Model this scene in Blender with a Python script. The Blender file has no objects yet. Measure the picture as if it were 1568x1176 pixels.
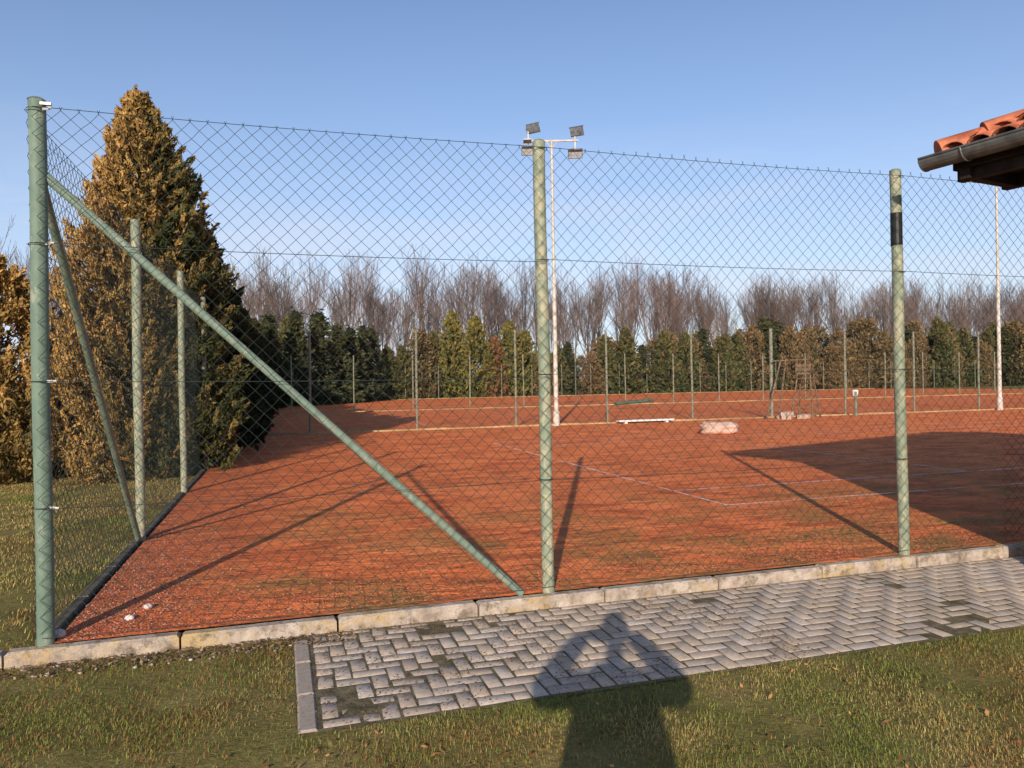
import bpy, math, random
import numpy as np
from mathutils import Vector, Matrix
rng=np.random.default_rng(7); random.seed(7)
sc=bpy.context.scene
COL=sc.collection
GZ=-0.10   # outside ground level (clay court is z=0)

# ------------------------------------------------------------ helpers
def link(o,parent=None):
    COL.objects.link(o)
    if parent is not None: o.parent=parent
    return o
def empty(name,loc=(0,0,0)):
    o=bpy.data.objects.new(name,None); o.location=loc; o.empty_display_size=.2
    return link(o)
def mesh_obj(name,verts,faces,mat=None,parent=None,smooth=False,col=None,loc=None):
    me=bpy.data.meshes.new(name)
    verts=np.asarray(verts,dtype=np.float32).reshape(-1,3)
    if isinstance(faces,np.ndarray):
        n,k=faces.shape
        me.vertices.add(len(verts)); me.vertices.foreach_set('co',verts.ravel())
        me.loops.add(n*k); me.loops.foreach_set('vertex_index',faces.astype(np.int32).ravel())
        me.polygons.add(n); me.polygons.foreach_set('loop_start',np.arange(0,n*k,k,dtype=np.int32))
        me.update(calc_edges=True)
    else:
        me.from_pydata([tuple(map(float,v)) for v in verts],[],faces); me.update()
    if smooth: me.polygons.foreach_set('use_smooth',[True]*len(me.polygons))
    if col is not None:
        a=me.color_attributes.new('col','FLOAT_COLOR','POINT')
        c=np.ones((len(verts),4),dtype=np.float32); c[:,:col.shape[1]]=col
        a.data.foreach_set('color',c.ravel())
    if mat: me.materials.append(mat)
    o=bpy.data.objects.new(name,me)
    if loc is not None: o.location=loc
    return link(o,parent)
def prisms(P0,P1,R0,R1,n=3):
    P0=np.asarray(P0,float);P1=np.asarray(P1,float);N=len(P0)
    R0=np.broadcast_to(np.asarray(R0,float),(N,));R1=np.broadcast_to(np.asarray(R1,float),(N,))
    d=P1-P0; d/=np.maximum(np.linalg.norm(d,axis=1,keepdims=True),1e-9)
    ref=np.where(np.abs(d[:,2:3])>.9,np.array([[1.,0,0]]),np.array([[0,0,1.]]))
    a=np.cross(d,ref); a/=np.linalg.norm(a,axis=1,keepdims=True); b=np.cross(d,a)
    V=np.zeros((N,2*n,3))
    for k in range(n):
        t=2*math.pi*k/n
        o=a*math.cos(t)+b*math.sin(t)
        V[:,k]=P0+o*R0[:,None]; V[:,n+k]=P1+o*R1[:,None]
    F=np.zeros((N,n,4),dtype=np.int64); base=(np.arange(N)*2*n)
    for k in range(n):
        k2=(k+1)%n
        F[:,k,0]=base+k;F[:,k,1]=base+k2;F[:,k,2]=base+n+k2;F[:,k,3]=base+n+k
    return V.reshape(-1,3),F.reshape(-1,4)
class MB:
    def __init__(s): s.v=[];s.f=[]
    def add(s,v,f):
        b=len(s.v); s.v+= [tuple(map(float,p)) for p in v]; s.f+=[tuple(int(i)+b for i in q) for q in f]
    def tube(s,p0,p1,r0,r1=None,n=12,caps=True):
        r1=r0 if r1 is None else r1
        V,F=prisms([p0],[p1],r0,r1,n); F=[tuple(q) for q in F]
        if caps: F+= [tuple(range(n))[::-1],tuple(range(n,2*n))]
        s.add(V,F)
    def box(s,c,d,rz=0,M=None,bev=0):
        x,y,z=[k/2 for k in d]
        if bev:
            b=bev
            P=[(-x,-y,-z),(x,-y,-z),(x,y,-z),(-x,y,-z),(-x,-y,z-b),(x,-y,z-b),(x,y,z-b),(-x,y,z-b),(-x+b,-y+b,z),(x-b,-y+b,z),(x-b,y-b,z),(-x+b,y-b,z)]
            F=[(3,2,1,0)]+[(i,(i+1)%4,4+(i+1)%4,4+i) for i in range(4)]+[(4+i,4+(i+1)%4,8+(i+1)%4,8+i) for i in range(4)]+[(8,9,10,11)]
        else:
            P=[(-x,-y,-z),(x,-y,-z),(x,y,-z),(-x,y,-z),(-x,-y,z),(x,-y,z),(x,y,z),(-x,y,z)]
            F=[(3,2,1,0),(4,5,6,7)]+[(i,(i+1)%4,4+(i+1)%4,4+i) for i in range(4)]
        if M is None: M=Matrix.Rotation(rz,3,'Z')
        s.add([M@Vector(p)+Vector(c) for p in P],F)
    def obj(s,name,mat,parent=None,smooth=False,loc=None):
        return mesh_obj(name,s.v,s.f,mat,parent,smooth,loc=loc)
def autosmooth(o,ang=40):
    me=o.data; me.polygons.foreach_set('use_smooth',[True]*len(me.polygons))
    try: me.set_sharp_from_angle(angle=math.radians(ang))
    except Exception: pass

def hash2(ix,iy,s):
    h=(ix.astype(np.int64)*374761393+iy.astype(np.int64)*668265263+s*1442695)&0x7fffffff
    h=((h^(h>>13))*1274126177)&0x7fffffff
    return ((h^(h>>16))&0xffff)/65535.0
def vnoise(x,y,s=0):
    ix=np.floor(x);iy=np.floor(y);fx=x-ix;fy=y-iy
    fx=fx*fx*(3-2*fx);fy=fy*fy*(3-2*fy)
    a=hash2(ix,iy,s);b=hash2(ix+1,iy,s);c=hash2(ix,iy+1,s);d=hash2(ix+1,iy+1,s)
    return (a*(1-fx)+b*fx)*(1-fy)+(c*(1-fx)+d*fx)*fy
def fbm(x,y,s=0):
    return .5*vnoise(x,y,s)+.3*vnoise(x*2.1,y*2.1,s+1)+.2*vnoise(x*4.3,y*4.3,s+2)

# ------------------------------------------------------------ materials
def newmat(name,rough=.8,spec=.3):
    m=bpy.data.materials.new(name);m.use_nodes=True;nt=m.node_tree
    b=nt.nodes['Principled BSDF'];b.inputs['Roughness'].default_value=rough
    b.inputs['Specular IOR Level'].default_value=spec
    return m,nt,b
def N(nt,t,**k):
    n=nt.nodes.new(t)
    for a,v in k.items(): setattr(n,a,v)
    return n
def ramp(nt,fac,stops):
    r=N(nt,'ShaderNodeValToRGB');e=r.color_ramp.elements
    while len(e)<len(stops): e.new(.5)
    for el,(p,c) in zip(e,stops): el.position=p; el.color=(*c,1) if len(c)==3 else c
    nt.links.new(fac,r.inputs[0]);return r.outputs[0]
def noise(nt,scale,detail=4,rough=.55,vec=None,dist=0):
    n=N(nt,'ShaderNodeTexNoise');n.inputs['Scale'].default_value=scale;n.inputs['Detail'].default_value=detail
    n.inputs['Roughness'].default_value=rough;n.inputs['Distortion'].default_value=dist
    if vec is not None: nt.links.new(vec,n.inputs['Vector'])
    return n.outputs['Fac']
def geo(nt,scale=None,rot=None):
    g=N(nt,'ShaderNodeNewGeometry').outputs['Position']
    if scale:
        m=N(nt,'ShaderNodeMapping');m.inputs['Scale'].default_value=scale
        if rot: m.inputs['Rotation'].default_value=rot
        nt.links.new(g,m.inputs['Vector']);return m.outputs[0]
    return g
def mixc(nt,f,a,b,mode='MIX'):
    m=N(nt,'ShaderNodeMix',data_type='RGBA',blend_type=mode)
    for sock,v in ((m.inputs[0],f),(m.inputs[6],a),(m.inputs[7],b)):
        if isinstance(v,bpy.types.NodeSocket): nt.links.new(v,sock)
        elif isinstance(v,(int,float)): sock.default_value=v
        else: sock.default_value=(*v,1)
    return m.outputs[2]
def math_(nt,op,a,b=None,c=None,clamp=False):
    m=N(nt,'ShaderNodeMath',operation=op);m.use_clamp=clamp
    for i,v in enumerate((a,b,c)):
        if v is None: continue
        if isinstance(v,bpy.types.NodeSocket): nt.links.new(v,m.inputs[i])
        else: m.inputs[i].default_value=v
    return m.outputs[0]
def bump(nt,b,h,strength=.5,dist=.01):
    n=N(nt,'ShaderNodeBump');n.inputs['Strength'].default_value=strength;n.inputs['Distance'].default_value=dist
    nt.links.new(h,n.inputs['Height']);nt.links.new(n.outputs[0],b.inputs['Normal'])
def simple(name,c1,c2,scale=8,rough=.8,bs=.3,bd=.005,bscale=40,spec=.3,metal=0):
    m,nt,b=newmat(name,rough,spec);p=geo(nt)
    c=ramp(nt,noise(nt,scale,5,.6,p),[(.35,c1),(.65,c2)])
    nt.links.new(c,b.inputs['Base Color'])
    bump(nt,b,noise(nt,bscale,4,.6,p),bs,bd)
    b.inputs['Metallic'].default_value=metal
    return m

# clay
m_clay,nt,b=newmat('clay',.95,.08)
p=geo(nt)
base=ramp(nt,noise(nt,.8,6,.65,p),[(.3,(.70,.165,.052)),(.5,(.90,.235,.075)),(.7,(.98,.29,.10))])
st=noise(nt,1.0,7,.68,geo(nt,(1.2,3.2,1),(0,0,.25)),.7)
base=mixc(nt,ramp(nt,st,[(.47,(0,0,0)),(.60,(.9,.9,.9))]),base,(.46,.115,.045))
foot=noise(nt,5.0,3,.6,geo(nt,(1,1.8,1)),.3)
base=mixc(nt,ramp(nt,foot,[(.56,(0,0,0)),(.66,(.5,.5,.5))]),base,(.38,.09,.036))
fine=noise(nt,45,4,.7,p)
base=mixc(nt,ramp(nt,fine,[(.55,(0,0,0)),(.75,(.35,.35,.35))]),base,(.42,.12,.05))
sx=N(nt,'ShaderNodeSeparateXYZ');nt.links.new(p,sx.inputs[0])
near=math_(nt,'MULTIPLY_ADD',sx.outputs['Y'],-.17,1.1,True)
near=math_(nt,'MAXIMUM',near,.16)
moss=noise(nt,.75,6,.7,p,.4)
mm=math_(nt,'MULTIPLY',near,ramp(nt,moss,[(.45,(0,0,0)),(.60,(1,1,1))]))
mossc=ramp(nt,noise(nt,9,4,.7,p),[(.35,(.15,.115,.034)),(.65,(.36,.24,.075))])
base=mixc(nt,math_(nt,'MULTIPLY',mm,.78),base,mossc)
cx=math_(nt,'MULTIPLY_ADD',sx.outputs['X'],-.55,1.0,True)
vo=N(nt,'ShaderNodeTexVoronoi');vo.inputs['Scale'].default_value=38;nt.links.new(p,vo.inputs['Vector'])
deb=ramp(nt,vo.outputs['Distance'],[(.15,(1,1,1)),(.4,(0,0,0))])
dd=math_(nt,'MULTIPLY',math_(nt,'MULTIPLY',cx,deb),ramp(nt,noise(nt,3,4,.6,p),[(.42,(0,0,0)),(.6,(1,1,1))]))
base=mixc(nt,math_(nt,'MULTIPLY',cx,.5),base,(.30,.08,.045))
base=mixc(nt,math_(nt,'MULTIPLY',dd,.4),base,(.58,.31,.23))
nt.links.new(base,b.inputs['Base Color'])
h=math_(nt,'ADD',math_(nt,'MULTIPLY',noise(nt,1.0,5,.6,geo(nt,(2.2,4.4,1),(0,0,.25)),.5),2.0),math_(nt,'MULTIPLY',noise(nt,26,4,.7,p),.25))
h=math_(nt,'SUBTRACT',h,math_(nt,'MULTIPLY',ramp(nt,foot,[(.52,(0,0,0)),(.64,(1,1,1))]),.35))
bump(nt,b,h,.8,.035)

m_line,nt,b=newmat('court_line_paint',.7,.2);p=geo(nt)
nt.links.new(mixc(nt,ramp(nt,noise(nt,3,5,.7,p),[(.42,(0,0,0)),(.6,(1,1,1))]),(.85,.72,.64),(.80,.30,.13)),b.inputs['Base Color'])

# ground sheet
m_ground,nt,b=newmat('ground_soil_grass',.95,.1);p=geo(nt)
c=ramp(nt,noise(nt,1.3,7,.7,p),[(.35,(.12,.105,.028)),(.5,(.23,.19,.055)),(.68,(.36,.27,.10))])
c=mixc(nt,ramp(nt,noise(nt,30,4,.7,p),[(.4,(0,0,0)),(.7,(.6,.6,.6))]),c,(.09,.07,.035))
nt.links.new(c,b.inputs['Base Color']);bump(nt,b,noise(nt,25,5,.7,p),.8,.03)
m_blade,nt,b=newmat('grass_blade',.75,.15)
a=N(nt,'ShaderNodeAttribute',attribute_name='col');nt.links.new(a.outputs['Color'],b.inputs['Base Color'])
m_attr,nt,b=newmat('weathered_paver',.95,.1)
a=N(nt,'ShaderNodeAttribute',attribute_name='col');p=geo(nt)
c=mixc(nt,1.0,a.outputs['Color'],ramp(nt,noise(nt,25,6,.75,p),[(.3,(.68,.65,.62)),(.6,(1,1,1))]),'MULTIPLY')
c=mixc(nt,ramp(nt,noise(nt,1.6,7,.78,p),[(.46,(0,0,0)),(.70,(.55,.55,.55))]),c,(.33,.26,.185))
c=mixc(nt,ramp(nt,noise(nt,60,3,.7,p),[(.62,(0,0,0)),(.70,(.5,.5,.5))]),c,(.17,.13,.09))
nt.links.new(c,b.inputs['Base Color']);bump(nt,b,noise(nt,90,5,.7,p),.4,.003)
m_joint=simple('joint_sand_moss',(.075,.062,.028),(.20,.155,.085),14,.95,.8,.01,60)
# kerb concrete with lichen
m_kerb,nt,b=newmat('kerb_concrete',.9,.2);p=geo(nt)
c=ramp(nt,noise(nt,7,6,.7,p),[(.3,(.24,.18,.14)),(.5,(.47,.38,.31)),(.75,(.66,.56,.48))])
c=mixc(nt,ramp(nt,noise(nt,1.7,7,.8,p),[(.52,(0,0,0)),(.62,(.65,.65,.65))]),c,(.52,.34,.10))
c=mixc(nt,ramp(nt,noise(nt,9,7,.78,p),[(.50,(0,0,0)),(.64,(.85,.85,.85))]),c,(.15,.115,.075))
nt.links.new(c,b.inputs['Base Color']);bump(nt,b,noise(nt,30,6,.75,p),.9,.018)
m_kerbfar=simple('kerb_weathered',(.25,.17,.09),(.52,.36,.17),.6,.95,.6,.01,30)
m_kerbdark=simple('kerb_mossy',(.05,.05,.035),(.16,.13,.09),9,.95,.7,.01,40)
# post paint
def postmat(name,g1,g2,peel,amt):
    m,nt,b=newmat(name,.6,.3);p=geo(nt)
    c=ramp(nt,noise(nt,5,6,.7,p),[(.35,g1),(.65,g2)])
    c=mixc(nt,ramp(nt,noise(nt,13,7,.8,geo(nt,(1,1,.55))),[(amt,(0,0,0)),(amt+.08,(.85,.85,.85))]),c,peel)
    c=mixc(nt,ramp(nt,noise(nt,60,4,.7,p),[(.60,(0,0,0)),(.72,(.6,.6,.6))]),c,(.10,.09,.06))
    nt.links.new(c,b.inputs['Base Color']);bump(nt,b,noise(nt,40,5,.7,p),.4,.004)
    return m
m_post=postmat('post_paint_pale_green',(.18,.22,.155),(.26,.29,.20),(.44,.39,.26),.49)
m_postg=postmat('post_paint_green',(.11,.165,.125),(.17,.23,.175),(.30,.32,.24),.55)
m_brace=postmat('brace_paint_green',(.14,.195,.15),(.21,.265,.205),(.36,.345,.26),.54)
m_postfar=postmat('post_paint_far',(.17,.19,.13),(.26,.24,.17),(.34,.28,.18),.55)
m_wire=simple('fence_wire_green',(.022,.030,.028),(.045,.056,.054),20,.7,0,0,20,.15)
m_tape=simple('black_tape',(.008,.008,.008),(.02,.02,.02),20,.5)
m_steel=simple('galvanised_steel',(.40,.40,.38),(.62,.60,.56),15,.45,.2,.002,60,.5,.3)
m_polewhite=simple('pole_offwhite',(.42,.38,.32),(.66,.60,.52),6,.6,.2,.002,30)
m_glass=simple('lamp_glass',(.25,.28,.30),(.55,.58,.6),6,.15,0,0,10,.6)
m_lampgrey=simple('lamp_housing',(.10,.105,.11),(.20,.205,.21),6,.5)
m_bark=simple('bark',(.06,.045,.035),(.14,.10,.075),8,.95,.8,.01,30)
m_twig=simple('bare_twig',(.15,.10,.085),(.30,.215,.185),.4,.9,0,0,10)
m_twig2=simple('bare_twig_dark',(.10,.072,.06),(.22,.155,.13),.4,.9,0,0,10)
m_net=simple('windscreen_net',(.006,.012,.014),(.012,.026,.034),.8,.9,.5,.01,30)
m_wood=simple('weathered_wood',(.10,.065,.04),(.24,.16,.10),7,.85,.5,.005,40)
m_white=simple('white_painted_wood',(.6,.55,.5),(.8,.76,.7),6,.7)
m_sack=simple('pale_sack_cloth',(.42,.27,.20),(.66,.48,.39),4,.9,.8,.02,12)
m_block=simple('broken_concrete',(.34,.24,.18),(.60,.47,.38),4,.9,.8,.02,12)
m_plaster=simple('wall_plaster',(.58,.50,.38),(.66,.58,.46),1.5,.95,.4,.004,60)
m_tile=simple('clay_roof_tile',(.26,.07,.035),(.62,.20,.10),5,.85,.6,.004,50)
m_darkwood=simple('dark_stained_wood',(.012,.008,.006),(.035,.022,.015),8,.75,.4,.003,40)
m_zinc=simple('zinc_gutter',(.08,.083,.08),(.18,.18,.17),7,.5,.2,.002,50,.5,.4)
m_frame=simple('window_frame_brown',(.08,.04,.02),(.14,.07,.035),10,.6)
m_pane=simple('window_pane',(.02,.025,.03),(.05,.06,.07),2,.08,0,0,5,.6)

def foliage(name,dark,light,brownd,brownl):
    m,nt,b=newmat(name,.85,.1)
    a=N(nt,'ShaderNodeAttribute',attribute_name='col')
    s=N(nt,'ShaderNodeSeparateColor');nt.links.new(a.outputs['Color'],s.inputs[0])
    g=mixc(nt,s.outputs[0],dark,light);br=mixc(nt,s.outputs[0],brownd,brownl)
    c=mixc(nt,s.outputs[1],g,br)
    nt.links.new(c,b.inputs['Base Color'])
    return m
m_thuja=foliage('thuja_foliage',(.022,.032,.012),(.085,.095,.032),(.16,.088,.026),(.60,.36,.12))
m_row=foliage('thuja_foliage_green',(.010,.017,.008),(.045,.056,.022),(.07,.045,.018),(.22,.155,.055))
m_spruce=foliage('spruce_foliage',(.014,.022,.011),(.075,.09,.042),(.05,.045,.02),(.16,.13,.055))
m_ygreen=foliage('yellow_green_foliage',(.05,.062,.018),(.23,.22,.06),(.13,.10,.03),(.34,.24,.07))
m_brown=foliage('brown_foliage',(.055,.048,.024),(.22,.165,.08),(.11,.07,.032),(.33,.21,.10))
m_rust=foliage('rusty_foliage',(.09,.055,.025),(.24,.14,.07),(.14,.065,.03),(.34,.16,.08))
m_olive=foliage('olive_foliage',(.024,.034,.014),(.13,.14,.052),(.08,.06,.025),(.26,.19,.07))

# ------------------------------------------------------------ foliage generator
def conifer_data(H,R,nspray,per,leaf,seed,brown=.5,z0=.15,shape=.75,up=1.0,width=.16,bright=1.0,side=0.0,lenf=1.0,lump=.5):
    r=np.random.default_rng(seed)
    h=r.random(nspray)**1.1
    ang=r.random(nspray)*2*math.pi
    lm=(1-lump*.56)+lump*vnoise(np.cos(ang)*2.2+7+h*6,np.sin(ang)*2.2+h*7,seed)
    prof=np.where(h<.12,.75+.25*h/.12,((1-h)/.88)**shape)
    rad=R*prof*lm*(.66+.40*r.random(nspray))
    tipz=z0+h*(H-z0)
    L=(.35+.75*r.random(nspray))*(.5+.6*(1-h))*lenf
    tip=np.stack([np.cos(ang)*rad,np.sin(ang)*rad,tipz],1)
    d=np.stack([np.cos(ang)*.7,np.sin(ang)*.7,np.full(nspray,up)],1)+r.normal(0,.22,(nspray,3))
    d/=np.linalg.norm(d,axis=1,keepdims=True)
    tip=tip+d*(L*.34)[:,None]
    t=r.random((nspray,per))
    c=tip[:,None,:]-d[:,None,:]*(L[:,None]*t)[:,:,None]
    w=width*(.10+1.1*t)
    c=c+r.normal(0,1,(nspray,per,3))*w[:,:,None]*.55
    c=c.reshape(-1,3);n=len(c)
    A=np.repeat(d,per,0)+r.normal(0,.55,(n,3));A/=np.linalg.norm(A,axis=1,keepdims=True)
    B=np.cross(A,r.normal(0,1,(n,3)));B/=np.maximum(np.linalg.norm(B,axis=1,keepdims=True),1e-6)
    s=leaf*(.6+.8*r.random(n))
    A*=s[:,None];B*=(s*.36)[:,None]
    V=np.stack([c-A,c+B,c+A,c-B],1).reshape(-1,3)
    F=np.arange(4*n).reshape(n,4)
    sp=np.repeat(r.random(nspray),per)
    tt=t.reshape(-1)
    brn_shade=np.clip(np.repeat(brown+r.normal(0,.22,nspray)-side*np.cos(ang+.1)*.9+ (h-.4)*.35,per)-.25*(tt-.4),0,1)  # brownness also drops on the court side, painting its shade into the leaves
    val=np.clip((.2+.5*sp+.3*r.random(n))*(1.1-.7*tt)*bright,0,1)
    colr=np.stack([val,brn_shade,np.zeros(n)],1)
    return V,F,np.repeat(colr,4,0)
def add_trunk(parent,H,r0,name='trunk',mat=None):
    m=MB();x=y=0;pz=0
    for i in range(7):
        z=H*.93*(i+1)/7
        nx,ny=random.uniform(-.03,.03)*i*.4,random.uniform(-.03,.03)*i*.4
        m.tube((x,y,pz-(.15 if i==0 else 0)),(nx,ny,z),r0*(1-i/7.3),r0*(1-(i+1)/7.3),8,False)
        x,y,pz=nx,ny,z
    for i in range(26):
        z=H*random.uniform(.08,.85);a=random.uniform(0,6.28);l=(H-z)*.17+.2
        m.tube((0,0,z),(math.cos(a)*l,math.sin(a)*l,z+l*.6),r0*.22,r0*.06,5,False)
    o=m.obj(name,mat or m_bark,parent);return o
def tree(name,loc,data,mat,H,r0,rot=0,scale=(1,1,1),mesh_cache={},key=None):
    e=empty(name,loc);e.rotation_euler[2]=rot;e.scale=scale if isinstance(scale,tuple) else (scale,)*3
    if key in mesh_cache:
        cm,tm=mesh_cache[key]
        c=bpy.data.objects.new('crown',cm);link(c,e);t=bpy.data.objects.new('trunk',tm);link(t,e)
    else:
        c=mesh_obj('crown',data[0],data[1],mat,e,col=data[2]);t=add_trunk(e,H,r0)
        if key: mesh_cache[key]=(c.data,t.data)
    return e

# big thuja, and the row receding along the left fence (outside, x<0)
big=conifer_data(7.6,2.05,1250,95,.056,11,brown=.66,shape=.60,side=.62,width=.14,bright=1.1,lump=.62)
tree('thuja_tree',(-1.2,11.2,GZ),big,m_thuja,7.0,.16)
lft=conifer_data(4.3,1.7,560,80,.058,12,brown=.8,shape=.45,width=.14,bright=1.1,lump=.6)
tree('thuja_tree',(-4.0,11.4,GZ),lft,m_thuja,3.8,.12)
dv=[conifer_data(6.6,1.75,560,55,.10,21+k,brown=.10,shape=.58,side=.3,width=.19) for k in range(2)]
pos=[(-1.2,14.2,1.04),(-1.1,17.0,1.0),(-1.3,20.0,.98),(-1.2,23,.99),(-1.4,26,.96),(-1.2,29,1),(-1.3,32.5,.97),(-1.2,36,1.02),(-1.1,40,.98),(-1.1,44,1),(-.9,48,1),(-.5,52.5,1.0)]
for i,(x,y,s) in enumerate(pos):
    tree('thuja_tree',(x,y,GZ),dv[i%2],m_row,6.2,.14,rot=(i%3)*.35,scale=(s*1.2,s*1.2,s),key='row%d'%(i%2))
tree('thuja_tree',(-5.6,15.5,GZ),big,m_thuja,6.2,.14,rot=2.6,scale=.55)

# distant conifer belt
belt=empty('distant_conifer_trees')
types=[]
def reg(key,mat,**k):
    V,F,c=conifer_data(**k)
    o=mesh_obj('conifer_'+key,V,F,mat,belt,col=c);me=o.data;bpy.data.objects.remove(o);types.append((key,me,k['H']))
reg('spruce_a',m_spruce,H=8.0,R=2.3,nspray=330,per=14,leaf=.22,seed=31,brown=.15,shape=.85,up=.1,width=.4,lenf=1.4)
reg('spruce_b',m_spruce,H=7.2,R=2.1,nspray=330,per=14,leaf=.22,seed=32,brown=.3,shape=.9,up=.0,width=.4,lenf=1.4)
reg('olive_a',m_olive,H=7.4,R=1.9,nspray=300,per=14,leaf=.21,seed=33,brown=.3,shape=.7,up=.9,width=.38,lenf=1.4)
reg('yellow_a',m_ygreen,H=8.6,R=2.2,nspray=340,per=14,leaf=.21,seed=34,brown=.35,shape=.55,up=.9,width=.4,lenf=1.4)
reg('brown_a',m_brown,H=7.6,R=2.4,nspray=300,per=12,leaf=.19,seed=35,brown=.35,shape=.45,up=.9,width=.5,lenf=1.6)
reg('brown_b',m_brown,H=7.0,R=2.0,nspray=280,per=12,leaf=.19,seed=36,brown=.7,shape=.5,up=1,width=.45,lenf=1.5)
reg('rust_a',m_rust,H=7.0,R=1.9,nspray=260,per=12,leaf=.19,seed=37,brown=.7,shape=.5,up=1,width=.45,lenf=1.5)
T={k:(me,H) for k,me,H in types}
def beltree(key,x,y,s):
    o=bpy.data.objects.new('conifer',T[key][0]);link(o,belt)
    o.location=(x,y,GZ-.1);o.rotation_euler[2]=random.uniform(0,6.28);w=s*random.uniform(.9,1.25)
    o.scale=(w,w,s)
for x,y,s in [(.6,55,.9),(2.6,58.5,.98),(4.3,61.5,.9),(6.3,64.5,1.0),(2,64,1.05),(7.8,68,.9),(9.3,71,.95),(5,70,1.1),(10.5,74,.95)]:
    beltree(random.choice(['spruce_a','spruce_b','olive_a']),x,y,s)
x=10.0
while x<122:
    if x<20: key=random.choice(['spruce_a','spruce_b','olive_a','olive_a','brown_a']);s=random.uniform(.8,1.05)
    elif x<24: key='yellow_a';s=random.uniform(.98,1.15)
    elif x<26.5: key='rust_a';s=1.0
    elif x<29.5: key=random.choice(['yellow_a','olive_a']);s=random.uniform(.9,1.1)
    elif x<56: key=random.choice(['spruce_a','olive_a','spruce_b','brown_b','spruce_a','olive_a','brown_a','olive_a']);s=random.uniform(.7,1.12)
    else: key=random.choice(['brown_a','olive_a','brown_b','olive_a','spruce_b','brown_a','brown_b']);s=random.uniform(.85,1.3)
    beltree(key,x,77.5+random.uniform(-1.2,1.6),s)
    beltree(random.choice(['olive_a','spruce_b','brown_a','brown_b']),x+1.0,82+random.uniform(-1,1),s*random.uniform(.85,1.1))
    x+=random.uniform(1.5,2.5)

# bare trees
def bare_data(H,seed,levels=5):
    r=random.Random(seed);S=[]
    def grow(p,d,L,rad,lev):
        n=3 if lev<2 else 2
        q=p
        for i in range(n):
            dd=(d+Vector((r.gauss(0,.07),r.gauss(0,.07),r.gauss(.05,.05)))).normalized()
            e=q+dd*L/n; r1=rad*(1-.28*(i+1)/n*1.2)
            S.append((q.copy(),e.copy(),rad*(1-.28*i/n*1.2),r1));q=e;d=dd
            if lev<levels and (lev>0 or i>0):
                for k in range(2 if lev<2 else 1):
                    a=r.uniform(0,6.28);side=Vector((math.cos(a),math.sin(a),0))
                    nd=(d*r.uniform(.9,1.3)+side*r.uniform(.32,.68)+Vector((0,0,.4))).normalized()
                    grow(q,nd,L*r.uniform(.5,.68),r1*.55,lev+1)
        if lev<levels:
            grow(q,(d+Vector((r.gauss(0,.12),r.gauss(0,.12),.15))).normalized(),L*.62,rad*.6,lev+1)
    grow(Vector((0,0,-.2)),Vector((0,0,1)),H*.36,H*.010,0)
    P0=np.array([s[0] for s in S]);P1=np.array([s[1] for s in S])
    R0=np.maximum([s[2] for s in S],.012);R1=np.maximum([s[3] for s in S],.009)
    k=H/P1[:,2].max();P0*=k;P1*=k
    return prisms(P0,P1,R0,R1,3)
bare=empty('distant_bare_trees')
bm=[]
for k in range(6):
    V,F=bare_data(18,50+k,5 if k<3 else 4)
    o=mesh_obj('b',V,F,m_twig if k%2 else m_twig2);bm.append(o.data);bpy.data.objects.remove(o)
def bt(x,y,s):
    o=bpy.data.objects.new('bare_tree',random.choice(bm));link(o,bare);o.location=(x,y,GZ)
    o.rotation_euler[2]=random.uniform(0,6.28);w=s*random.uniform(.85,1.2);o.scale=(w,w,s)
for yy,x0,x1,st,h0,h1 in ((92,-22,150,2.7,.66,1.05),(103,-28,175,2.9,.88,1.24),(114,-30,190,3.4,.95,1.3)):
    x=x0
    while x<x1:
        bt(x,yy+random.uniform(-3.5,3.5),random.uniform(h0,h1)*(1 if x<75 else .95)); x+=st*random.uniform(.5,1.5)
for x,y,s in [(-17,50,.75),(-14.5,54,.68),(-20,47,.7),(-24,60,.8),(-11,60,.7)]: bt(x,y,s)

# ------------------------------------------------------------ ground / courts
S=900
mesh_obj('ground',[(-S,-S,GZ),(S,-S,GZ),(S,S,GZ),(-S,S,GZ)],[(0,1,2,3)],m_ground)
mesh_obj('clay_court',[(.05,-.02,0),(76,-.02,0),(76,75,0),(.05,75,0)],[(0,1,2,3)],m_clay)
ml=MB()
def flat(x0,y0,x1,y1,z=.004): ml.add([(x0,y0,z),(x1,y0,z),(x1,y1,z),(x0,y1,z)],[(0,1,2,3)])
for oy,bx in ((2.85,6.8),(23.5,6.8),(43,6.8),(2.85,42),(23.5,42)):
    w=.045
    flat(bx,oy,bx+w,oy+10.97)
    for yy in (oy,oy+1.37,oy+9.6,oy+10.97): flat(bx+w,yy,bx+23.77,yy+w,.0045)
    for xx in (bx+5.49,bx+18.29): flat(xx,oy+1.42,xx+w,oy+9.6)
    flat(bx+23.77,oy,bx+23.82,oy+11.02)
ml.obj('court_lines',m_line)

# kerbs
mk=MB()
x=-1.2
while x<16:
    L=1.0; j=random.uniform(-.008,.008)
    mk.box((x+L/2,-.072+j,-.078+random.uniform(-.006,.006)),(L-.014,.105,.15),random.uniform(-.007,.007),bev=.016); x+=L
o=mk.obj('concrete_kerb',m_kerb)
mk=MB()
y=.05
while y<45:
    mk.box((-.03,y+.5,-.045),(.09,.985,.13),random.uniform(-.006,.006),bev=.01); y+=1
mk.obj('concrete_kerb',m_kerbdark)
mk=MB()
for yy in (20.55,40.6,75.1):
    x=0
    while x<76:
        mk.box((x+.5,yy,.0+random.uniform(-.015,.01)),(.985,.12,.12),0,bev=.01);x+=1
o=mk.obj('concrete_kerb',m_kerbfar)

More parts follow.
